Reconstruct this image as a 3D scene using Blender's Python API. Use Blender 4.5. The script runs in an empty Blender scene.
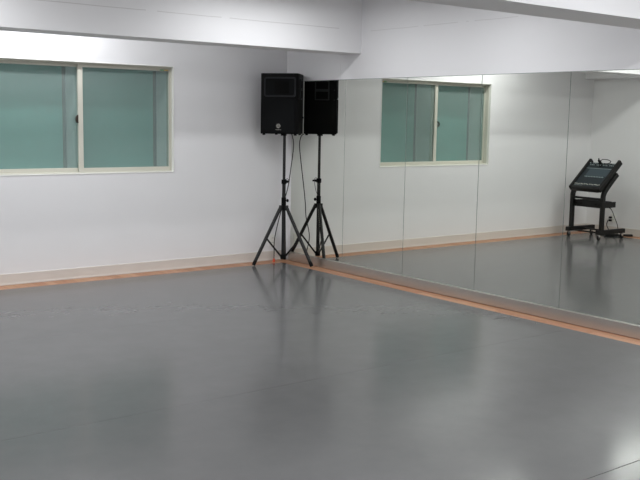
import bpy, bmesh, math, random
from mathutils import Vector, Matrix
random.seed(4)
S = bpy.context.scene
COL = S.collection
PI = math.pi

# ------------------------------------------------------------------ camera
YAW, PITCH, ROLL, FPX = 0.6561, 0.1306, 0.0181, 922.2
cy, sy, cp, sp = math.cos(YAW), math.sin(YAW), math.cos(PITCH), math.sin(PITCH)
fw = Vector((sy*cp, cy*cp, -sp)); r0 = Vector((cy, -sy, 0)); u0 = r0.cross(fw)
rt = math.cos(ROLL)*r0 + math.sin(ROLL)*u0
up = -math.sin(ROLL)*r0 + math.cos(ROLL)*u0
cam = bpy.data.cameras.new('camera'); cam.sensor_fit = 'HORIZONTAL'; cam.sensor_width = 36
cam.lens = FPX/640*36; cam.clip_start = 0.05
co = bpy.data.objects.new('camera', cam); COL.objects.link(co)
M = Matrix((rt, up, -fw)).transposed().to_4x4(); M.translation = Vector((-5.733, -8.071, 1.512))
co.matrix_world = M
S.camera = co

# ------------------------------------------------------------------ world, exposure
w = bpy.data.worlds.new('world'); S.world = w; w.use_nodes = True
w.node_tree.nodes['Background'].inputs[0].default_value = (0.8, 0.85, 0.9, 1)
w.node_tree.nodes['Background'].inputs[1].default_value = 0.3
S.view_settings.view_transform = 'Standard'; S.view_settings.look = 'None'
S.view_settings.gamma = 1; S.view_settings.use_curve_mapping = False
S.view_settings.exposure = 0.0

ZC = 2.72        # ceiling height
LAMP_Z = 2.575   # underside of the fluorescent fixtures
# (x, y, length along x, watts, label)
LAMPS = [(-2.75, -0.52, 1.2, 17), (-1.2, -0.52, 1.2, .8), (-4.15, -1.86, 1.2, 17), (-1.3, -1.86, 1.2, 12.5), (-4.1, -3.2, 1.2, 18), (-1.3, -3.2, 1.2, 18),  # second entry: weak unseen lamp added to fill the shaded wall behind the beam
         (-1.3, -6.0, 1.2, 34), (-4.0, -6.0, 1.2, 38), (-4.0, -8.4, 1.2, 62), (-1.5, -8.4, 1.2, 55)]
LAMP_COL = (0.97, 0.985, 1.0)

# ------------------------------------------------------------------ material helpers
def srgb(r, g, b):
    f = lambda c: (c/255/12.92) if c/255 <= .04045 else ((c/255+.055)/1.055)**2.4
    return (f(r), f(g), f(b), 1)
def mat(name, col, rough=.5, metal=0, spec=.5, noise=0, nscale=20, bump=0, bscale=80):
    m = bpy.data.materials.new(name); m.use_nodes = True
    nt = m.node_tree; b = nt.nodes['Principled BSDF']
    b.inputs['Base Color'].default_value = col; b.inputs['Roughness'].default_value = rough
    b.inputs['Metallic'].default_value = metal; b.inputs['Specular IOR Level'].default_value = spec
    tc = nt.nodes.new('ShaderNodeTexCoord')
    n = nt.nodes.new('ShaderNodeTexNoise'); n.inputs['Scale'].default_value = nscale; n.inputs['Detail'].default_value = 4
    nt.links.new(tc.outputs['Object'], n.inputs['Vector'])
    mx = nt.nodes.new('ShaderNodeMix'); mx.data_type = 'RGBA'
    k = 1-noise
    mx.inputs[6].default_value = (col[0]*k, col[1]*k, col[2]*k, 1)
    mx.inputs[7].default_value = (min(1, col[0]*(1+noise)), min(1, col[1]*(1+noise)), min(1, col[2]*(1+noise)), 1)
    nt.links.new(n.outputs['Fac'], mx.inputs[0]); nt.links.new(mx.outputs[2], b.inputs['Base Color'])
    if bump:
        n2 = nt.nodes.new('ShaderNodeTexNoise'); n2.inputs['Scale'].default_value = bscale
        nt.links.new(tc.outputs['Object'], n2.inputs['Vector'])
        bp = nt.nodes.new('ShaderNodeBump'); bp.inputs['Strength'].default_value = bump; bp.inputs['Distance'].default_value = .002
        nt.links.new(n2.outputs['Fac'], bp.inputs['Height']); nt.links.new(bp.outputs[0], b.inputs['Normal'])
    return m
def wall_mat(name, col, cracks=()):
    """painted plaster; cracks: list of (axis, value, limit_axis, limit_max, strength) thin hairline joints"""
    m = mat(name, col, .62, spec=.25, noise=.02, nscale=1.7, bump=.12, bscale=160)
    nt = m.node_tree; b = nt.nodes['Principled BSDF']
    prev = b.inputs['Base Color'].links[0].from_socket
    geo = nt.nodes.new('ShaderNodeNewGeometry'); sep = nt.nodes.new('ShaderNodeSeparateXYZ')
    nt.links.new(geo.outputs['Position'], sep.inputs[0])
    nz = nt.nodes.new('ShaderNodeTexNoise'); nz.inputs['Scale'].default_value = 2.3
    nt.links.new(geo.outputs['Position'], nz.inputs['Vector'])
    def mth(op, a, bb=None, **k):
        x = nt.nodes.new('ShaderNodeMath'); x.operation = op
        for i, v in enumerate((a, bb)):
            if v is None: continue
            if isinstance(v, (int, float)): x.inputs[i].default_value = v
            else: nt.links.new(v, x.inputs[i])
        return x.outputs[0]
    for ax, val, lax, lmax, st in cracks:
        wob = mth('MULTIPLY', mth('SUBTRACT', nz.outputs['Fac'], .5), .012)
        d = mth('ABSOLUTE', mth('SUBTRACT', mth('ADD', sep.outputs[ax], wob), val))
        on = mth('LESS_THAN', d, .0035)
        gate = mth('MULTIPLY', mth('GREATER_THAN', nz.outputs['Fac'], .44), on)
        if lax is not None: gate = mth('MULTIPLY', gate, mth('LESS_THAN', sep.outputs[lax], lmax))
        fac = mth('MULTIPLY', gate, st)
        mx = nt.nodes.new('ShaderNodeMix'); mx.data_type = 'RGBA'
        nt.links.new(fac, mx.inputs[0]); nt.links.new(prev, mx.inputs[6]); mx.inputs[7].default_value = (.18, .16, .14, 1)
        prev = mx.outputs[2]
    nt.links.new(prev, b.inputs['Base Color'])
    return m

WALLC = (.84, .836, .850, 1)
m_wall = wall_mat('white_wall_paint', WALLC)
m_wallr = wall_mat('white_panel_paint', WALLC, [(2, 2.338, None, 0, .16), (1, -.907, 2, 2.13, .12)])
m_beam = wall_mat('white_beam_paint', WALLC, [(2, 2.35, None, 0, .25)])
m_ceil = wall_mat('ceiling_paint', (.72, .72, .72, 1))
m_base = mat('cream_vinyl_skirting', srgb(216, 210, 204), .45, noise=.04, nscale=5)
m_cream = mat('cream_aluminium', srgb(208, 206, 194), .4, spec=.5, noise=.01)
m_white = mat('white_trim', srgb(240, 240, 236), .4)
m_teal = mat('teal_board', srgb(138, 195, 190), .7, spec=.2, noise=.03, nscale=3)
m_lining = mat('grey_lining', srgb(238, 240, 242), .7, spec=.2)
m_blk = mat('black_plastic', (.0022, .0022, .0025, 1), .65, spec=.12, noise=.15, nscale=60, bump=.15, bscale=400)
m_blk2 = mat('black_grille', (.0065, .007, .0075, 1), .8, spec=.08, noise=.2, nscale=200)
m_horn = mat('dark_grey_horn', (.026, .027, .030, 1), .65, spec=.15)
m_pitch = mat('black_recess', (.003, .003, .003, 1), .8, spec=.1)
m_tube = mat('black_painted_tube', (.006, .006, .0065, 1), .42, spec=.4, noise=.1)
m_rub = mat('black_rubber', (.006, .006, .006, 1), .8, spec=.2)
m_steel = mat('chrome', (.75, .75, .75, 1), .2, metal=1)
m_silver = mat('silver_badge', (.34, .33, .30, 1), .45, metal=.3)
m_console = mat('console_face', srgb(30, 40, 46), .45, noise=.1, nscale=30)
m_consline = mat('console_print', srgb(165, 178, 178), .5)
m_knobw = mat('white_knob', srgb(215, 215, 205), .4)
m_cart = mat('cart_black_metal', (.007, .007, .0068, 1), .5, spec=.3, noise=.15, nscale=20)
m_orange = mat('orange_plastic', srgb(215, 80, 45), .5)
m_red = mat('red_plastic', srgb(190, 50, 35), .5)
m_plate = mat('white_outlet_plastic', srgb(235, 235, 230), .4)
m_green = mat('green_sticker', srgb(60, 150, 90), .5)
m_yel = mat('orange_sticker', srgb(205, 170, 90), .5)
m_brown = mat('bronze_latch', srgb(70, 58, 52), .4, metal=.4)
m_gap_shade = mat('grey_gap_shade', srgb(118, 128, 130), .7, spec=.2)  # shade beside the teal boards, put into a darker grey
m_sub = mat('dark_subfloor', (.03, .028, .025, 1), .9)

def mk_mirror():
    m = bpy.data.materials.new('mirror_glass'); m.use_nodes = True; nt = m.node_tree
    b = nt.nodes['Principled BSDF']
    b.inputs['Base Color'].default_value = (.815, .835, .775, 1); b.inputs['Metallic'].default_value = 1; b.inputs['Roughness'].default_value = 0.0
    return m
m_mirror = mk_mirror()
m_medge = mat('mirror_edge', (.12, .15, .14, 1), .4)
def mk_skirt():
    m = mat('brushed_aluminium', (.62, .60, .57, 1), .3, metal=1, noise=.02, nscale=6)
    nt = m.node_tree; b = nt.nodes['Principled BSDF']
    tc = nt.nodes.new('ShaderNodeTexCoord'); mp = nt.nodes.new('ShaderNodeMapping'); mp.inputs['Scale'].default_value = (1, 2, 300)
    n = nt.nodes.new('ShaderNodeTexNoise'); n.inputs['Scale'].default_value = 3
    nt.links.new(tc.outputs['Object'], mp.inputs[0]); nt.links.new(mp.outputs[0], n.inputs['Vector'])
    mr = nt.nodes.new('ShaderNodeMapRange'); mr.inputs[3].default_value = .32; mr.inputs[4].default_value = .36
    nt.links.new(n.outputs['Fac'], mr.inputs[0]); nt.links.new(mr.outputs[0], b.inputs['Roughness'])
    return m
m_skirt = mk_skirt()
def mk_wood():
    m = bpy.data.materials.new('wood_flooring'); m.use_nodes = True; nt = m.node_tree
    b = nt.nodes['Principled BSDF']; b.inputs['Roughness'].default_value = .42
    geo = nt.nodes.new('ShaderNodeNewGeometry')
    mp = nt.nodes.new('ShaderNodeMapping'); mp.inputs['Rotation'].default_value = (0, 0, PI/2)
    br = nt.nodes.new('ShaderNodeTexBrick'); br.inputs['Scale'].default_value = 1
    br.inputs['Brick Width'].default_value = .9; br.inputs['Row Height'].default_value = .09; br.inputs['Mortar Size'].default_value = .0015
    br.inputs['Color1'].default_value = srgb(206, 156, 122); br.inputs['Color2'].default_value = srgb(186, 132, 98); br.inputs['Mortar'].default_value = srgb(120, 72, 50)
    nt.links.new(geo.outputs['Position'], mp.inputs[0]); nt.links.new(mp.outputs[0], br.inputs['Vector'])
    mp2 = nt.nodes.new('ShaderNodeMapping'); mp2.inputs['Scale'].default_value = (30, 3, 1)
    n = nt.nodes.new('ShaderNodeTexNoise'); n.inputs['Scale'].default_value = 2; n.inputs['Detail'].default_value = 5
    nt.links.new(geo.outputs['Position'], mp2.inputs[0]); nt.links.new(mp2.outputs[0], n.inputs['Vector'])
    mx = nt.nodes.new('ShaderNodeMix'); mx.data_type = 'RGBA'; mx.blend_type = 'MULTIPLY'; mx.inputs[0].default_value = .3
    nt.links.new(br.outputs['Color'], mx.inputs[6]); nt.links.new(n.outputs['Color'], mx.inputs[7])
    nt.links.new(mx.outputs[2], b.inputs['Base Color'])
    return m
m_wood = mk_wood()
def mk_vinyl():
    m = bpy.data.materials.new('grey_dance_vinyl'); m.use_nodes = True; nt = m.node_tree
    b = nt.nodes['Principled BSDF']; b.inputs['Specular IOR Level'].default_value = .26
    geo = nt.nodes.new('ShaderNodeNewGeometry')
    n = nt.nodes.new('ShaderNodeTexNoise'); n.inputs['Scale'].default_value = 5; n.inputs['Detail'].default_value = 8; n.inputs['Roughness'].default_value = .62
    nt.links.new(geo.outputs['Position'], n.inputs['Vector'])
    cr = nt.nodes.new('ShaderNodeMapRange'); cr.inputs[1].default_value = .3; cr.inputs[2].default_value = .7
    nt.links.new(n.outputs['Fac'], cr.inputs[0])
    mx = nt.nodes.new('ShaderNodeMix'); mx.data_type = 'RGBA'
    mx.inputs[6].default_value = (.124, .124, .125, 1); mx.inputs[7].default_value = (.136, .136, .137, 1)
    nt.links.new(cr.outputs[0], mx.inputs[0]); nt.links.new(mx.outputs[2], b.inputs['Base Color'])
    # scuffs: stretched noise alters the polish
    mp = nt.nodes.new('ShaderNodeMapping'); mp.inputs['Rotation'].default_value = (0, 0, .5); mp.inputs['Scale'].default_value = (2.5, 11, 1)
    n2 = nt.nodes.new('ShaderNodeTexNoise'); n2.inputs['Scale'].default_value = 1.6; n2.inputs['Detail'].default_value = 7; n2.inputs['Roughness'].default_value = .65
    nt.links.new(geo.outputs['Position'], mp.inputs[0]); nt.links.new(mp.outputs[0], n2.inputs['Vector'])
    mr = nt.nodes.new('ShaderNodeMapRange'); mr.inputs[1].default_value = .3; mr.inputs[2].default_value = .7; mr.inputs[3].default_value = .135; mr.inputs[4].default_value = .185
    nt.links.new(n2.outputs['Fac'], mr.inputs[0]); nt.links.new(mr.outputs[0], b.inputs['Roughness'])
    return m
m_vinyl = mk_vinyl()
def mk_glass():
    m = bpy.data.materials.new('window_glass'); m.use_nodes = True; nt = m.node_tree
    nt.nodes.remove(nt.nodes['Principled BSDF']); out = nt.nodes['Material Output']
    t = nt.nodes.new('ShaderNodeBsdfTransparent'); t.inputs[0].default_value = (.90, .95, .93, 1)
    g = nt.nodes.new('ShaderNodeBsdfGlossy'); g.inputs['Roughness'].default_value = .03
    lw = nt.nodes.new('ShaderNodeLayerWeight'); lw.inputs[0].default_value = .5
    pw = nt.nodes.new('ShaderNodeMath'); pw.operation = 'POWER'; pw.inputs[1].default_value = 4; nt.links.new(lw.outputs['Facing'], pw.inputs[0])
    fr = nt.nodes.new('ShaderNodeMath'); fr.operation = 'MULTIPLY_ADD'; fr.inputs[1].default_value = .8; fr.inputs[2].default_value = .03; nt.links.new(pw.outputs[0], fr.inputs[0])
    mx = nt.nodes.new('ShaderNodeMixShader')
    nt.links.new(fr.outputs[0], mx.inputs[0]); nt.links.new(t.outputs[0], mx.inputs[1]); nt.links.new(g.outputs[0], mx.inputs[2])
    df = nt.nodes.new('ShaderNodeBsdfDiffuse'); df.inputs[0].default_value = (.40, .49, .475, 1)
    m2 = nt.nodes.new('ShaderNodeMixShader'); m2.inputs[0].default_value = .23
    nt.links.new(mx.outputs[0], m2.inputs[1]); nt.links.new(df.outputs[0], m2.inputs[2]); nt.links.new(m2.outputs[0], out.inputs[0])
    return m
m_glass = mk_glass()
def mk_emit():
    m = bpy.data.materials.new('fluorescent_tube'); m.use_nodes = True; nt = m.node_tree
    b = nt.nodes['Principled BSDF']; b.inputs['Emission Color'].default_value = (*LAMP_COL, 1); b.inputs['Emission Strength'].default_value = 3
    return m
m_emit = mk_emit()

# ------------------------------------------------------------------ geometry helpers
def add_box(bm, x0, x1, y0, y1, z0, z1, bev=0, seg=2, M=None):
    t = bmesh.new()
    vs = [t.verts.new((x, y, z)) for x in (x0, x1) for y in (y0, y1) for z in (z0, z1)]
    for f in ((0, 1, 3, 2), (4, 6, 7, 5), (0, 4, 5, 1), (2, 3, 7, 6), (0, 2, 6, 4), (1, 5, 7, 3)):
        t.faces.new([vs[i] for i in f])
    bmesh.ops.recalc_face_normals(t, faces=t.faces)
    if bev: bmesh.ops.bevel(t, geom=t.edges[:], offset=bev, segments=seg, affect='EDGES', profile=.5)
    if M is not None: bmesh.ops.transform(t, matrix=M, verts=t.verts)
    me = bpy.data.meshes.new('t'); t.to_mesh(me); t.free(); bm.from_mesh(me); bpy.data.meshes.remove(me)
def add_prism(bm, prof, z0, z1, bev=0, seg=2, M=None):
    t = bmesh.new()
    a = [t.verts.new((x, y, z0)) for x, y in prof]; b = [t.verts.new((x, y, z1)) for x, y in prof]
    n = len(prof)
    t.faces.new(a[::-1]); t.faces.new(b)
    for i in range(n): t.faces.new((a[i], a[(i+1) % n], b[(i+1) % n], b[i]))
    bmesh.ops.recalc_face_normals(t, faces=t.faces)
    if bev: bmesh.ops.bevel(t, geom=t.edges[:], offset=bev, segments=seg, affect='EDGES', profile=.5)
    if M is not None: bmesh.ops.transform(t, matrix=M, verts=t.verts)
    me = bpy.data.meshes.new('t'); t.to_mesh(me); t.free(); bm.from_mesh(me); bpy.data.meshes.remove(me)
def add_rings(bm, rings, cap=True, closed=False):
    R = [[bm.verts.new(p) for p in r] for r in rings]; n = len(R[0])
    for a, b in zip(R, R[1:]):
        for i in range(n): bm.faces.new((a[i], a[(i+1) % n], b[(i+1) % n], b[i]))
    if cap: bm.faces.new(R[0][::-1]); bm.faces.new(R[-1])
def frame_of(d):
    d = d.normalized(); a = Vector((0, 0, 1)) if abs(d.z) < .9 else Vector((1, 0, 0))
    u = d.cross(a).normalized(); return u, d.cross(u).normalized()
def add_cyl(bm, p0, p1, r0, r1=None, n=16, bev=0):
    r1 = r0 if r1 is None else r1
    p0, p1 = Vector(p0), Vector(p1); u, v = frame_of(p1-p0); d = (p1-p0).normalized()
    ring = lambda c, r: [c + r*(math.cos(2*PI*i/n)*u + math.sin(2*PI*i/n)*v) for i in range(n)]
    if bev: add_rings(bm, [ring(p0, r0-bev), ring(p0+d*bev, r0), ring(p1-d*bev, r1), ring(p1, r1-bev)])
    else: add_rings(bm, [ring(p0, r0), ring(p1, r1)])
def smooth_path(pts, k=6):
    P = [Vector(p) for p in pts]; out = []
    for i in range(len(P)-1):
        a, b, c, d = P[max(i-1, 0)], P[i], P[i+1], P[min(i+2, len(P)-1)]
        for j in range(k):
            t = j/k
            out.append(.5*((2*b)+(-a+c)*t+(2*a-5*b+4*c-d)*t*t+(-a+3*b-3*c+d)*t**3))
    out.append(P[-1]); return out
def add_tube(bm, pts, r, n=10, smooth=True, k=6):
    P = smooth_path(pts, k) if smooth else [Vector(p) for p in pts]
    rings = []; u = None
    for i, p in enumerate(P):
        d = (P[min(i+1, len(P)-1)]-P[max(i-1, 0)]).normalized()
        if u is None: u, v = frame_of(d)
        else:
            u = (u-d*u.dot(d)).normalized(); v = d.cross(u)
        rings.append([p + r*(math.cos(2*PI*j/n)*u+math.sin(2*PI*j/n)*v) for j in range(n)])
    add_rings(bm, rings)
def obj(name, bm, m, parent=None, smooth=False, loc=None):
    bmesh.ops.recalc_face_normals(bm, faces=bm.faces)
    me = bpy.data.meshes.new(name); bm.to_mesh(me); bm.free()
    for mm in (m if isinstance(m, (list, tuple)) else [m]): me.materials.append(mm)
    if smooth:
        for p in me.polygons: p.use_smooth = True
        if hasattr(me, 'set_sharp_from_angle'): me.set_sharp_from_angle(angle=math.radians(smooth if smooth is not True else 40))
    o = bpy.data.objects.new(name, me); COL.objects.link(o)
    if parent: o.parent = parent
    if loc: o.location = loc
    return o
def thing(name, label, cat, loc=(0, 0, 0), rz=0, group=None):
    o = bpy.data.objects.new(name, None); COL.objects.link(o)
    o.location = loc; o.rotation_euler = (0, 0, rz); o.empty_display_size = .1
    o['label'] = label; o['category'] = cat
    if group: o['group'] = group
    return o
def tag(o, label, cat, group=None):
    o['label'] = label; o['category'] = cat
    if group: o['group'] = group
    return o
def struct(name, bm, m, parent=None, smooth=False, label=None, cat=None):
    o = obj(name, bm, m, parent, smooth)
    if parent is None: o['kind'] = 'structure'
    if label: o['label'] = label
    if cat: o['category'] = cat
    return o
def box(*a, **k):
    bm = bmesh.new(); add_box(bm, *a, **k); return bm

# ------------------------------------------------------------------ room dimensions
XL = -5.285           # left wall
YF = -10.2            # wall behind the camera
YLE = -5.6            # where the left wall steps back
XL2 = -7.4
BZ = 2.135            # underside of beams
MB, MT = 0.0927, 1.893
WX0, WX1, WZ0, WZ1 = -3.191, -1.3435, 0.967, 1.991

# floor: vinyl sheets butted at seams, wooden border
bm = bmesh.new()
seams = [-.198, -2.05, -3.905, -5.775, -7.63, -9.48, YF+.02]
for k, (a, b) in enumerate(zip(seams, seams[1:])):
    g0 = (.0, .0010, .0010, .0024, .0024, .0024)[k]; g1 = (.0010, .0010, .0024, .0024, .0024, 0)[k]
    add_box(bm, XL+.2 if a > YLE else XL2+.1, -.172, b+g1, a-g0, -.006, 0)
struct('floor', bm, m_vinyl, label='grey vinyl dance floor sheets with thin seams', cat='floor')
bm = box(XL2-.1, .1, YF-.1, .1, -.05, -.0075)
struct('floor_wood', bm, m_sub, label='subfloor beneath the vinyl', cat='floor')
bm = bmesh.new()
add_box(bm, XL, 0, -.196, 0, -.0074, -.0015)
add_box(bm, -.169, 0, YF, -.196, -.0074, -.0015)
add_box(bm, XL, XL+.197, YLE, -.196, -.0074, -.0015)
struct('trim_1', bm, m_wood, label='orange wooden floorboards showing around the grey vinyl', cat='floor border')

# walls
T = .13
bm = bmesh.new()
add_box(bm, XL2-T, WX0, 0, T, -.05, ZC); add_box(bm, WX1, .25, 0, T, -.05, ZC)
add_box(bm, WX0, WX1, 0, T, -.05, WZ0); add_box(bm, WX0, WX1, 0, T, WZ1, ZC)
struct('wall_back', bm, m_wall, label='white painted back wall with the sliding window', cat='wall')
struct('wall_right', box(0, T, YF, 0, -.05, ZC), m_wallr, label='white wall above and behind the mirrors', cat='wall')
bm = bmesh.new()
add_box(bm, XL-T, XL, YLE, 0, -.05, ZC); add_box(bm, XL2, XL-T, YLE, YLE+T, -.05, ZC); add_box(bm, XL2-T, XL2, YF, YLE+T, -.05, ZC)
struct('wall_left', bm, m_wall, label='white left wall seen only in the mirror', cat='wall')
struct('wall_front', box(XL2-T, T, YF-T, YF, -.05, ZC), m_wall, label='white wall behind the viewer', cat='wall')
struct('ceiling', box(XL2-T, T, YF-T, T, ZC, ZC+.1), m_ceil, label='white ceiling above the beams', cat='ceiling')
struct('ceiling_beam', box(XL, 0, -1.212, -.895, BZ, ZC), m_beam, label='white downstand beam parallel to the window wall', cat='beam')
struct('ceiling_beam', box(XL2, 0, -4.77, -4.42, BZ, ZC), m_beam, label='white downstand beam crossing the upper right corner', cat='beam')
bm = box(XL, -5.09, -.895, 0, 2.128, ZC); add_box(bm, XL, -5.09, -4.42, -1.212, 2.128, ZC)
struct('ceiling_beam', bm, m_wall, label='white downstand beam along the left wall, seen in the mirror', cat='beam')

# baseboards
bm = bmesh.new()
add_prism(bm, [(0, 0), (-.010, 0), (-.010, .012), (-.006, .016), (-.006, .097), (-.003, .101), (0, .101)], 0, XL*-1,
          M=Matrix(((0, 0, -1, 0), (1, 0, 0, 0), (0, 1, 0, 0), (0, 0, 0, 1))))
struct('baseboard_back', bm, m_base, label='cream skirting along the window wall', cat='baseboard')
struct('baseboard_left', box(XL, XL+.008, YLE, -.01, 0, .101, bev=.002), m_base, label='cream skirting along the left wall', cat='baseboard')
# metal skirt under mirrors, with a thin top lip
bm = bmesh.new()
add_box(bm, -.026, 0, YF, -.107, .004, MB-.003)
add_box(bm, -.0275, 0, YF, -.107, MB-.003, MB)
struct('baseboard_right', bm, m_skirt, label='brushed metal skirting under the mirrors', cat='baseboard')

# mirrors
ys = [-.107, -.999, -1.881, -2.777, -3.664, -4.553]
mlabels = ['tall wall mirror panel nearest the corner, right behind the speaker stand',
           'mirror panel second from the corner, showing the right part of the window',
           'mirror panel third from the corner, showing the far left edge of the window',
           'mirror panel fourth from the corner, mostly white wall between window and mixer cart',
           'mirror panel at the right edge, reflecting the mixer cart']
mlabels[2] = 'mirror panel third from the corner, showing the meeting stile of the window'
for i in range(5):
    bm = bmesh.new(); add_box(bm, -.006, 0, ys[i+1]+.0022, ys[i]-.0022, MB, MT, bev=.0008, seg=1)
    o = obj('mirror_panel', bm, m_mirror); tag(o, mlabels[i], 'mirror', 'tall mirror panels along the right wall')
bm = bmesh.new()
for k in range(6):
    a = -4.553-.889*k; add_box(bm, -.006, 0, a-.889+.0022, a-.0022, MB, MT)
struct('trim_2', bm, m_mirror, label='mirrors continuing towards the viewer', cat='mirror')
bm = box(-.0008, 0, YF, -.107, MB, MT+.004); struct('trim_3', bm, m_medge, label='dark backing behind the mirror joints', cat='mirror backing')

# ------------------------------------------------------------------ window
W = bpy.data.objects.new('window_1', None); COL.objects.link(W); W['kind'] = 'structure'
W['label'] = 'cream framed two pane sliding window with teal boards behind'; W['category'] = 'window'
def ring_box(bm, x0, x1, z0, z1, y0, y1, t, tb=None, tt=None, bev=.002):
    tb = t if tb is None else tb; tt = t if tt is None else tt
    add_box(bm, x0, x0+t, y0, y1, z0, z1, bev=bev); add_box(bm, x1-t, x1, y0, y1, z0, z1, bev=bev)
    add_box(bm, x0+t, x1-t, y0, y1, z0, z0+tb, bev=bev); add_box(bm, x0+t, x1-t, y0, y1, z1-tt, z1, bev=bev)
bm = bmesh.new(); ring_box(bm, WX0, WX1, WZ0, WZ1, -.004, .05, .009)
obj('window_casing', bm, m_white, W)
bm = bmesh.new(); ring_box(bm, WX0+.004, WX1-.004, WZ0+.004, WZ1-.004, .03, .129, .012, .014, .018)
obj('window_frame', bm, m_cream, W)
xm = (WX0+WX1)/2
def sash(x0, x1, yc, nm):
    z0, z1 = WZ0+.018, WZ1-.022
    bm = bmesh.new(); tl, tr = (.046, .012) if nm == 'r' else (.012, .046)
    add_box(bm, x0, x0+tl, yc-.014, yc+.014, z0, z1, bev=.002); add_box(bm, x1-tr, x1, yc-.014, yc+.014, z0, z1, bev=.002)
    add_box(bm, x0+tl, x1-tr, yc-.013, yc+.013, z0, z0+.036, bev=.002); add_box(bm, x0+tl, x1-tr, yc-.013, yc+.013, z1-.026, z1, bev=.002)
    s = obj('sash', bm, m_cream, W)
    g = obj('glass_pane', box(x0+.01, x1-.01, yc-.002, yc+.002, z0+.02, z1-.02), m_glass, s)
    return s
sr = sash(xm-.034, WX1-.016, .066, 'r')
sl = sash(WX0+.016, xm+.026, .100, 'l')
bm = box(WX1-.026-.095, WX1-.026-.055, .0508, .052, WZ1-.044, WZ1-.034); obj('sticker', bm, m_green, sr)
bm = box(WX1-.026-.053, WX1-.026-.010, .0508, .052, WZ1-.044, WZ1-.034); obj('sticker', bm, m_yel, sr)
# crescent latch
bm = bmesh.new(); zl = 1.47
add_box(bm, xm-.046, xm-.024, .054, .084, zl-.035, zl+.03, bev=.003)
add_tube(bm, [(xm-.036, .056, zl-.028), (xm-.054, .048, zl-.02), (xm-.062, .044, zl), (xm-.054, .048, zl+.022), (xm-.040, .050, zl+.035)], .007)
obj('latch', bm, m_brown, W, smooth=True)
# deep compartments behind each pane
for x0, x1 in ((xm+.012, WX1+.01), (WX0-.01, xm-.012)):
    y0, y1, r = .129, .375, .07
    yb = y1+.16; r2 = .03
    pl = [(x0, y0)]+[(x0+r2-r2*math.cos(a), yb-r2+r2*math.sin(a)) for a in [PI/2*i/6 for i in range(7)]]
    pr = [(x1-(x-x0), y) for x, y in pl][::-1]
    zb, zt = WZ0-.01, WZ1+.01
    bm = bmesh.new()
    for prof in (pl, pr):
        vs = [[bm.verts.new((x, y, z)) for x, y in prof] for z in (zb, zt)]
        for i in range(len(prof)-1): bm.faces.new((vs[0][i], vs[0][i+1], vs[1][i+1], vs[1][i]))
    for z in (zb, zt):
        bm.faces.new([bm.verts.new((x, y, z)) for x, y in pl+pr])
    obj('recess_lining', bm, m_lining, W, smooth=60)
    obj('backing_board', box(x0+.05, x1-.05, y1-.012, y1, zb, zt), m_teal, W)
    for a_, b_ in ((x0+.012, x0+.0499), (x1-.0499, x1-.012)): obj('board_shade_strip', box(a_, b_, y1-.010, y1-.002, zb, zt), m_gap_shade, W)  # grey strips painted as the dark shade between board and lining

# ------------------------------------------------------------------ ceiling lamps
for x, y, ln, wt in LAMPS:
    bm = bmesh.new()
    h = ln/2+.04
    add_prism(bm, [(-.09, .012), (-.09, .04), (-.04, .075), (.04, .075), (.09, .04), (.09, .012)], -h, h,
              M=Matrix(((0, 0, 1, x), (1, 0, 0, y), (0, 1, 0, LAMP_Z), (0, 0, 0, 1))))
    add_box(bm, x-.25, x-.23, y-.01, y+.01, LAMP_Z+.07, ZC); add_box(bm, x+.23, x+.25, y-.01, y+.01, LAMP_Z+.07, ZC)
    o = struct('ceiling_light', bm, m_white, label='white fluorescent fixture hung just below the ceiling, out of the picture, one added as fill', cat='lamp')
    bm = bmesh.new()
    for s in (-.04, .04): add_cyl(bm, (x-ln/2, y+s, LAMP_Z+.004), (x+ln/2, y+s, LAMP_Z+.004), .008)
    obj('tube', bm, m_emit, o, smooth=True)
    L = bpy.data.lights.new('fluorescent_light', 'AREA'); L.shape = 'RECTANGLE'; L.size = ln; L.size_y = .09
    L.energy = wt; L.color = LAMP_COL
    lo = bpy.data.objects.new('fluorescent_light', L); COL.objects.link(lo); lo.location = (x, y, LAMP_Z-.008); lo.parent = o

# ------------------------------------------------------------------ speaker on its stand
PX, PY = -.233, -.300
st = thing('tripod_stand', 'black tripod speaker stand standing in the corner, legs spread', 'speaker stand', (PX, PY, 0))
bm = bmesh.new(); add_cyl(bm, (0, 0, .06), (0, 0, .87), .0185, n=20); obj('lower_pole', bm, m_tube, st, smooth=True)
bm = bmesh.new(); add_cyl(bm, (0, 0, .87), (0, 0, 1.334), .0145, n=20); obj('upper_pole', bm, m_tube, st, smooth=True)
bm = bmesh.new(); add_cyl(bm, (0, 0, .838), (0, 0, .885), .026, n=20, bev=.004); add_box(bm, .018, .045, -.009, .009, .848, .876, bev=.003)
cl = obj('clamp_collar', bm, m_blk, st, smooth=True)
bm = bmesh.new(); add_cyl(bm, (.040, -.016, .862), (.040, .030, .862), .008, n=12, bev=.002); add_box(bm, .028, .062, .026, .034, .852, .872, bev=.003); obj('clamp_knob', bm, m_blk, cl, smooth=True)
bm = bmesh.new(); add_tube(bm, [(.022, 0, .885), (.045, .0, .892), (.058, 0, .87), (.05, 0, .80), (.032, 0, .74), (.022, 0, .725)], .0028, n=8); obj('safety_wire', bm, m_blk, st, smooth=True)
bm = bmesh.new(); add_cyl(bm, (0, 0, .575), (0, 0, .615), .034, n=20, bev=.005); add_cyl(bm, (0, 0, .61), (0, 0, .70), .024, n=20, bev=.004)
hub = obj('leg_collar', bm, m_blk, st, smooth=True)
bm = bmesh.new(); add_cyl(bm, (.02, 0, .665), (.045, 0, .665), .006, n=10); add_cyl(bm, (.040, 0, .665), (.054, 0, .665), .017, n=12, bev=.003); obj('lock_knob', bm, m_blk, hub, smooth=True)
bm = bmesh.new(); add_cyl(bm, (0, 0, .055), (0, 0, .105), .028, n=20, bev=.005); low = obj('brace_collar', bm, m_blk, st, smooth=True)
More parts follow.
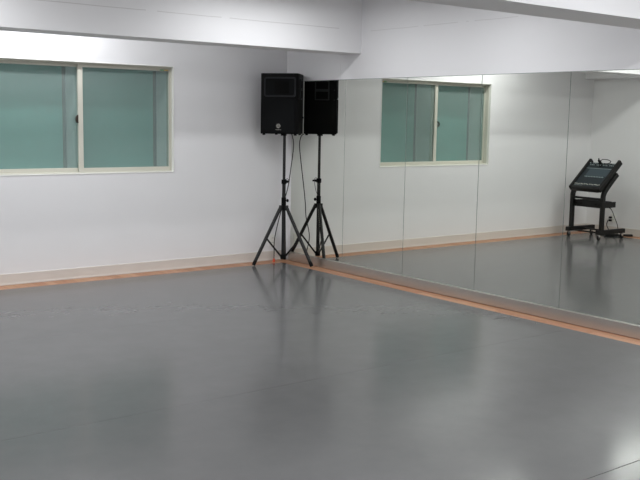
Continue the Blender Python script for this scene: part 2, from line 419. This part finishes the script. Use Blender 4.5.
feet = [(-.549-PX, -.238-PY), (-.094-PX, -.600-PY), (-.040-PX, -.052-PY)]
for i, (fx, fy) in enumerate(feet):
    d = Vector((fx, fy, 0)); dn = d.normalized()
    a = dn*.036+Vector((0, 0, .595)); b = d+Vector((0, 0, .030))
    bm = bmesh.new(); add_cyl(bm, a, b, .0178, n=16)
    add_box(bm, -.011, .011, -.022, .022, -.03, .02, bev=.003, M=Matrix.Translation(dn*.034+Vector((0, 0, .598))) @ Matrix.Rotation(math.atan2(dn.y, dn.x), 4, 'Z'))
    leg = obj('leg', bm, m_tube, st, smooth=True)
    ax = (b-a).normalized()
    bm = bmesh.new(); add_cyl(bm, b-ax*.03, b+ax*.024, .0185, n=16, bev=.003)
    obj('rubber_foot', bm, m_rub, leg, smooth=True)
    if i == 1:
        side = ax.cross(Vector((0, 0, 1))).normalized(); nrm = side.cross(ax).normalized()
        # pale printed dashes on the face turned to the mirror
        q = Vector((1, .1, .25)); q = (q-ax*q.dot(ax)).normalized()
        bm = bmesh.new()
        for k in range(9):
            c = a+ax*(.05+.023*k)+q*.0165; v = ax.cross(q)
            Mx = Matrix((ax, v, q)).transposed().to_4x4(); Mx.translation = c
            add_box(bm, -.007, .007, -.006, .006, -.0008, .0008, M=Mx)
        o = obj('printed_mark', bm, m_silver, leg); o['label'] = 'pale printed marks on the leg'
    t = .55; mid = a.lerp(b, t)
    bm = bmesh.new(); c0 = dn*.024+Vector((0, 0, .085))
    side = dn.cross(Vector((0, 0, 1)))
    add_box(bm, -.0045, .0045, -.009, .009, 0, (mid-c0).length, bev=.002,
            M=Matrix.Translation(c0) @ (mid-c0).to_track_quat('Z', 'Y').to_matrix().to_4x4())
    obj('brace', bm, m_tube, st)

SW, SD, SH, SZ = .394, .342, .611, 1.346
sp_ = thing('loudspeaker', 'large black loudspeaker mounted on top of the tripod stand', 'loudspeaker', (-.240, -.295, SZ), math.radians(217-270))
hw, hb, hd = SW/2, SW/2*.80, SD/2
bm = bmesh.new()
prof = [(-hw, -hd+.012), (-hw+.010, -hd), (hw-.010, -hd), (hw, -hd+.012), (hw-.002, -hd+.06), (hb, hd-.02), (hb-.02, hd), (-hb+.02, hd), (-hb, hd-.02), (-hw+.002, -hd+.06)]
add_prism(bm, prof, .008, SH, bev=.006, seg=2)
cab = obj('cabinet', bm, m_blk, sp_, smooth=30)
yf = -hd
# horn: raised frame and flared mouth
def rrect(cx, cz, w, h, r, y, n=5):
    P = []; cx += .010 if cz > .3 else 0
    for sx, sz, a0 in ((1, 1, 0), (-1, 1, PI/2), (-1, -1, PI), (1, -1, 3*PI/2)):
        for i in range(n+1):
            a = a0+PI/2*i/n
            P.append((cx+sx*(w/2-r)+r*math.cos(a), y, cz+sz*(h/2-r)+r*math.sin(a)))
    return P
hz = SH-.038-.098
bm = bmesh.new()
add_rings(bm, [rrect(0, hz, .332, .198, .022, yf+.002), rrect(0, hz, .328, .194, .02, yf-.010), rrect(0, hz, .304, .170, .016, yf-.010), rrect(0, hz, .298, .164, .014, yf-.001)], cap=False)
hf = obj('horn_frame', bm, m_horn, sp_, smooth=40)
bm = bmesh.new()
# the flare is built outward from the cabinet face so it stays visible: shallow shell in front of black throat
add_rings(bm, [rrect(0, hz, .300, .166, .014, yf-.009), rrect(.01, hz-.004, .200, .140, .012, yf-.005), rrect(.02, hz-.006, .150, .12, .01, yf-.0025)], cap=False)
obj('horn_flare', bm, m_blk2, hf, smooth=30)
bm = bmesh.new(); bm.faces.new([bm.verts.new(p) for p in rrect(.02, hz-.006, .152, .122, .01, yf-.002)]); obj('horn_throat', bm, m_pitch, hf)
# grille
bm = bmesh.new(); gz = .185
add_rings(bm, [rrect(0, gz+.008, .345, .352, .016, yf+.002), rrect(0, gz+.008, .341, .348, .016, yf-.009), rrect(0, gz+.008, .325, .332, .012, yf-.012)])
gr = obj('grille', bm, m_blk2, sp_, smooth=30)
bm = bmesh.new()
def ringdisc(bm, cx, cz, r_in, r_out, y, h, n=40):
    R = []
    for r, yy in ((r_out, y), (r_out-.001, y-h), (r_in+.001, y-h), (r_in, y)):
        R.append([(cx+r*math.cos(2*PI*i/n), yy, cz+r*math.sin(2*PI*i/n)) for i in range(n)])
    add_rings(bm, R, cap=False)
ringdisc(bm, 0, gz+.02, .128, .140, yf-.0115, .0012)
obj('woofer_ring', bm, m_blk2, gr)['label'] = 'faint woofer ring behind the grille'
# emblem: disc with ring and three crossed tuning forks, nameplate below
ez = .088
bm = bmesh.new(); add_cyl(bm, (0, yf-.011, ez), (0, yf-.0145, ez), .0225, n=32); em = obj('emblem', bm, m_silver, gr); em['label'] = 'silver round emblem with crossed forks'
bm = bmesh.new(); ringdisc(bm, 0, ez, .0185, .0208, yf-.0144, .001)
for k in range(3):
    a = PI/2+k*2*PI/3; dx, dz = math.cos(a), math.sin(a); px, pz = -dz, dx
    for s in (-.0028, .0028):
        add_cyl(bm, (dx*.002+px*s, yf-.0148, ez+dz*.002+pz*s), (dx*.018+px*s, yf-.0148, ez+dz*.018+pz*s), .0011, n=6)
    add_cyl(bm, (-dx*.015, yf-.0148, ez-dz*.015), (dx*.002, yf-.0148, ez+dz*.002), .0011, n=6)
obj('fork_mark', bm, m_pitch, em)
cu = bpy.data.curves.new('t', 'FONT'); cu.body = 'YAMAHA'; cu.size = .0145; cu.extrude = .0006; cu.align_x = 'CENTER'; cu.align_y = 'CENTER'
to = bpy.data.objects.new('t', cu); COL.objects.link(to); dg = bpy.context.evaluated_depsgraph_get()
me = bpy.data.meshes.new_from_object(to.evaluated_get(dg)); bpy.data.objects.remove(to)
no = bpy.data.objects.new('nameplate', me); COL.objects.link(no); no.parent = gr; me.materials.clear(); me.materials.append(m_silver)
no.location = (0, yf-.0135, ez-.038); no.rotation_euler = (PI/2, 0, 0)
# side handles
ang = math.atan2(hw-hb, SD-.08)
for s in (1, -1):
    Mx = Matrix.Translation(Vector((s*((hw+hb)/2+.002+.0045), -.012, SH-.155))) @ Matrix.Rotation(s*ang, 4, 'Z')
    bm = bmesh.new()
    for a in ((-.075, -.063, -.10, .10), (.063, .075, -.10, .10), (-.063, .063, .088, .10), (-.063, .063, -.10, -.088)):
        add_box(bm, -.006, .007, a[0], a[1], a[2], a[3], bev=.002, M=Mx)
    h_ = obj('handle_frame', bm, m_horn, sp_)
    obj('handle_recess', box(-.004, .0025, -.064, .064, -.09, .09, M=Mx), m_pitch, h_)
    obj('handle_grip', box(-.002, .010, -.064, .064, -.012, .014, bev=.004, M=Mx), m_horn, h_)
for x, y in ((-hw+.03, -hd+.03), (hw-.03, -hd+.03), (-hb+.03, hd-.03), (hb-.03, hd-.03)):
    bm = bmesh.new(); add_cyl(bm, (x, y, -.006), (x, y, .012), .014, n=16, bev=.002); obj('rubber_foot', bm, m_rub, sp_, smooth=True)
bm = bmesh.new(); add_cyl(bm, (0, 0, -.012), (0, 0, .01), .03, n=20, bev=.003); obj('pole_socket', bm, m_blk, sp_, smooth=True)
bm = bmesh.new(); bx = hb*.9+.012
add_cyl(bm, (bx-.01, hd-.045, .175), (bx+.016, hd-.045, .175), .010, n=12, bev=.002); obj('side_bolt', bm, m_blk, sp_, smooth=True)
for zz in (SH-.06, SH-.15, SH-.25):
    bm = bmesh.new(); add_cyl(bm, (hw-.004, -hd+.03, zz), (hw+.0015, -hd+.03, zz), .006, n=10); obj('screw', bm, m_horn, sp_)

# its power cable
bm = bmesh.new()
add_tube(bm, [(-.085, -.215, 1.351), (-.060, -.20, 1.32), (-.045, -.20, 1.22), (-.075, -.20, 1.0), (-.108, -.198, .8), (-.15, -.175, .62), (-.184, -.148, .46), (-.235, -.145, .25), (-.222, -.120, .09), (-.218, -.112, .03)], .0048, n=8)
cb = obj('speaker_cable', bm, m_rub, smooth=True); tag(cb, 'thin black cable hanging from the loudspeaker behind the stand', 'cable')
bm = bmesh.new(); add_cyl(bm, (-.218, -.112, .034), (-.219, -.113, -.001), .011, .015, n=12, bev=.002)
o = obj('plug', bm, m_orange, cb, smooth=True); o['label'] = 'orange plug end of the cable'

def outlet(name, label, loc, rz, plug):
    t = thing(name, label, 'outlet', loc, rz)
    obj('plate', box(-.036, .036, -.008, 0, -.06, .06, bev=.003), m_plate, t)
    bm = bmesh.new()
    for z in (-.025, .025):
        for x in (-.007, .007): obj('slot', box(x-.0012, x+.0012, -.0086, -.0075, z-.006, z+.006), m_pitch, t)
    return t
outlet('wall_outlet', 'white wall outlet plate low on the window wall behind the tripod', (-.165, 0, .215), 0, None)

# ------------------------------------------------------------------ rolling stand + mixer (stand out of frame at left, seen in the mirror)
ca = thing('rolling_rack_stand', 'black wheeled equipment stand in the far corner, reflected in the mirror', 'stand', (-4.705, -.569, 0), math.radians(3.2))
# local: +x faces the room (operator side), y sideways; foot beams run along x
HY = .250
fx0, fx1 = -.285, .265
for s in (-1, 1):
    ft = obj('base_foot', box(fx0, fx1, s*HY-.024, s*HY+.024, .074, .132, bev=.004), m_cart, ca)
    # post rises near the operator side and bends back along the slope
    bm = bmesh.new()
    P = smooth_path([(.178, 0, .12), (.178, 0, .35), (.178, 0, .53), (.170, 0, .60), (.125, 0, .665), (.01, 0, .78), (-.075, 0, .858)], 5)
    rr = []
    for i, p in enumerate(P):
        d = (P[min(i+1, len(P)-1)]-P[max(i-1, 0)]).normalized(); nx = Vector((d.z, 0, -d.x))
        y = Vector((0, 1, 0)); c = p+Vector((0, s*HY, 0)); a_, b_ = .027, .021
        rr.append([c+nx*a_+y*b_, c-nx*a_+y*b_, c-nx*a_-y*b_, c+nx*a_-y*b_])
    add_rings(bm, rr); obj('post', bm, m_cart, ca, smooth=30)
    for x in (.23, -.235):
        bm = bmesh.new(); add_cyl(bm, (x, s*HY, .066), (x, s*HY, .08), .016, n=14)
        add_box(bm, x-.022, x+.010, s*HY-.018, s*HY-.014, .030, .068, bev=.001); add_box(bm, x-.022, x+.010, s*HY+.014, s*HY+.018, .030, .068, bev=.001); add_box(bm, x-.022, x+.010, s*HY-.018, s*HY+.018, .062, .068, bev=.001)
        ct = obj('caster', bm, m_steel, ca, smooth=30)
        bm = bmesh.new(); add_cyl(bm, (x-.008, s*HY-.013, .031), (x-.008, s*HY+.013, .031), .031, n=24, bev=.005); obj('wheel', bm, m_rub, ct, smooth=True)
for x, z, t in ((.205, .095, .010), (-.05, .100, .010)):
    obj('crossbar', box(x-.012, x+.012, -HY, HY, z-t, z+t, bev=.002), m_cart, ca)
obj('crossbar', box(.165, .195, -HY, HY, .520, .548, bev=.003), m_cart, ca)
ru = thing('rack_unit', 'slim black equipment box held between the stand posts under the mixer', 'equipment', (-4.705, -.569, 0), math.radians(3.2))
obj('case', box(-.03, .150, -HY+.022, HY-.022, .415, .500, bev=.004), m_blk, ru)
fp = obj('front_panel', box(.148, .155, -HY+.021, HY-.021, .412, .503, bev=.002), m_cart, ru)
for y in (-.20, -.12, .12, .2):
    bm = bmesh.new(); add_cyl(bm, (.154, y, .457), (.165, y, .457), .010, n=14, bev=.002); obj('knob', bm, m_blk, ru, smooth=True)
obj('side_bracket', box(-.05, .23, -HY-.028, -HY-.020, .425, .500, bev=.002), m_cart, ru)

# mixing console, sloped 45 degrees, lower edge toward the room
lo, hi = Vector((.262, 0, .672)), Vector((-.115, 0, 1.018))
mx_ = thing('mixing_console', 'sloped audio mixing console on the wheeled stand, rows of faders, seen in mirror', 'mixer', (-4.705, -.569, 0), math.radians(3.2))
ex = (hi-lo).normalized(); ey = Vector((0, 1, 0)); ez_ = ex.cross(ey).normalized()
if ez_.z < 0: ez_ = -ez_; 
exm = ex; eym = ez_.cross(exm)
MM = Matrix((exm, eym, ez_)).transposed().to_4x4(); MM.translation = lo
LN = (hi-lo).length; HWD = .235
bm = bmesh.new(); add_box(bm, .012, LN-.02, -HWD+.02, HWD-.02, -.07, -.012, bev=.004, M=MM); obj('body', bm, m_blk, mx_)
bm = bmesh.new(); add_box(bm, .035, LN-.028, -HWD+.024, HWD-.024, -.014, -.006, M=MM); face = obj('control_face', bm, m_console, mx_)
for s in (-1, 1):
    bm = bmesh.new(); add_box(bm, -.01, LN+.03, s*HWD-.021, s*HWD+.021, -.062, .014, bev=.012, seg=3, M=MM); obj('side_rail', bm, m_cart, mx_, smooth=40)
bm = bmesh.new(); add_box(bm, -.012, .036, -HWD+.02, HWD-.02, -.062, .004, bev=.006, M=MM); obj('front_rail', bm, m_cart, mx_, smooth=40)
fs = -1 if True else 1
def dupe(src, name, par, off):
    c = src.copy(); COL.objects.link(c); c.parent = par; c.location = off; return c
bm = bmesh.new(); add_box(bm, -.006, .006, -.005, .005, 0, .008, bev=.0015); fk = obj('fader_knob', bm, m_knobw, mx_)
rotq = MM.to_3x3().to_4x4().to_euler()
def place(o, a, b, h): o.rotation_euler = rotq; o.location = MM @ Vector((a, b, h))
sgn = 1 if (MM @ Vector((0, 1, 0)) - MM @ Vector((0, 0, 0))).y > 0 else -1
ch = [-.195+.0262*i for i in range(16)]
place(fk, .075, ch[0]*sgn, -.006)
for i, b in enumerate(ch[1:]):
    c = fk.copy(); COL.objects.link(c); place(c, .070+(.006 if i % 3 else 0), b*sgn, -.006)
bm = bmesh.new(); add_cyl(bm, (0, 0, 0), (0, 0, .012), .0065, .0055, n=10); kb = obj('rotary_knob', bm, m_consline, mx_, smooth=True)
first = True
for row, a in enumerate((.215, .435, .470)):
    for i, b in enumerate(ch[:12 if row == 0 else 16]):
        if row and (i+row) % 4 == 0: continue
        k = kb if first else kb.copy()
        if not first: COL.objects.link(k)
        first = False; place(k, a, (b+.03*(row == 0))*sgn, -.006)
bm = bmesh.new()
add_box(bm, .372, .378, -HWD+.03, HWD-.03, -.0062, -.005, M=MM)
obj('printed_line', bm, m_consline, face)
bm = bmesh.new()
add_box(bm, .052, .056, -HWD+.03, -HWD+.16, -.0062, -.005, M=MM)
obj('printed_line', bm, m_consline, face)
bm = bmesh.new(); add_box(bm, .235, .365, -.14, HWD-.03, -.0062, -.0055, M=MM); obj('meter_panel', bm, mat('console_bluegrey', srgb(62, 76, 84), .4), face)
# plugs and a looping cable on the top edge
bm = bmesh.new()
for b in (-.035, -.012): add_cyl(bm, MM @ Vector((LN-.05, b, 0)), MM @ Vector((LN-.05, b, .06)), .011, n=10, bev=.002)
pg = obj('cable_plug', bm, m_rub, mx_, smooth=True)
bm = bmesh.new()
add_tube(bm, [MM @ Vector(p) for p in ((LN-.05, -.012, .045), (LN-.02, .01, .05), (LN-.01, .05, .045), (LN-.01, .10, .035), (LN-.02, .13, .02), (LN-.04, .11, .01), (LN-.05, .07, .006))], .005, n=8)
add_tube(bm, [MM @ Vector(p) for p in ((LN-.05, -.035, .055), (LN-.02, -.04, .07), (LN-.07, -.01, .05), (LN-.11, .0, .01), (LN-.09, .02, .008))], .006, n=8)
obj('cable_loop', bm, m_rub, pg, smooth=True)
# clamp hanging on the right rail
bm = bmesh.new(); add_box(bm, .30, .37, -HWD-.05, -HWD-.02, -.10, -.05, bev=.005, M=MM); 
add_tube(bm, [MM @ Vector((.36, -HWD-.045, -.09)), MM @ Vector((.33, -HWD-.05, -.13)), MM @ Vector((.30, -HWD-.05, -.16))], .004, n=8)
obj('tilt_clamp', bm, m_cart, mx_, smooth=30)

# outlet on the left wall with plugs
ou = outlet('wall_outlet', 'white wall outlet with plugs on the left wall behind the mixer cart, in the mirror', (XL, -.455, .225), -PI/2, True)
ou.rotation_euler = (0, 0, PI/2)
pl = thing('power_adapter', 'black plug adapter pushed into the outlet behind the mixer cart', 'plug', (XL+.008, -.412, .215), 0)
for z in (.012, -.030):
    obj('plug_body', box(.0, .034, -.020, .014, z-.013, z+.013, bev=.004), m_rub, pl)
bm = bmesh.new(); add_tube(bm, [(.032, .022, -.030), (.052, .025, -.095), (.042, -.01, -.165), (.062, -.07, -.209), (.152, -.13, -.209), (.392, -.07, -.209), (.472, -.13, -.209)], .006, n=8)
obj('power_cord', bm, m_rub, pl, smooth=True)
bm = bmesh.new(); add_tube(bm, [(-4.735, -.70, .42), (-4.80, -.74, .39), (-4.86, -.76, .28), (-4.91, -.78, .16), (-4.93, -.77, .06), (-4.93, -.70, .006), (-4.90, -.62, .006)], .005, n=8)
tag(obj('drop_cable', bm, m_rub, smooth=True), 'thin black cable dropping from the slim box beneath the mixer', 'cable')
bm = bmesh.new(); add_box(bm, -.19, .19, -.022, .022, .0, .03, bev=.006)
ps = obj('power_strip', bm, m_cart, smooth=30); ps.location = (-5.10, -.67, .0); ps.rotation_euler = (0, 0, math.radians(40))
tag(ps, 'dark power strip lying on the floor beside the mixer cart wheels', 'power strip')
bm = bmesh.new(); add_cyl(bm, (-5.10, -.05, 0), (-5.10, -.05, .03), .03, .022, n=16, bev=.004)
tag(obj('red_cap', bm, m_red, smooth=True), 'small red plastic cap on the floor behind the mixer cart', 'cap')
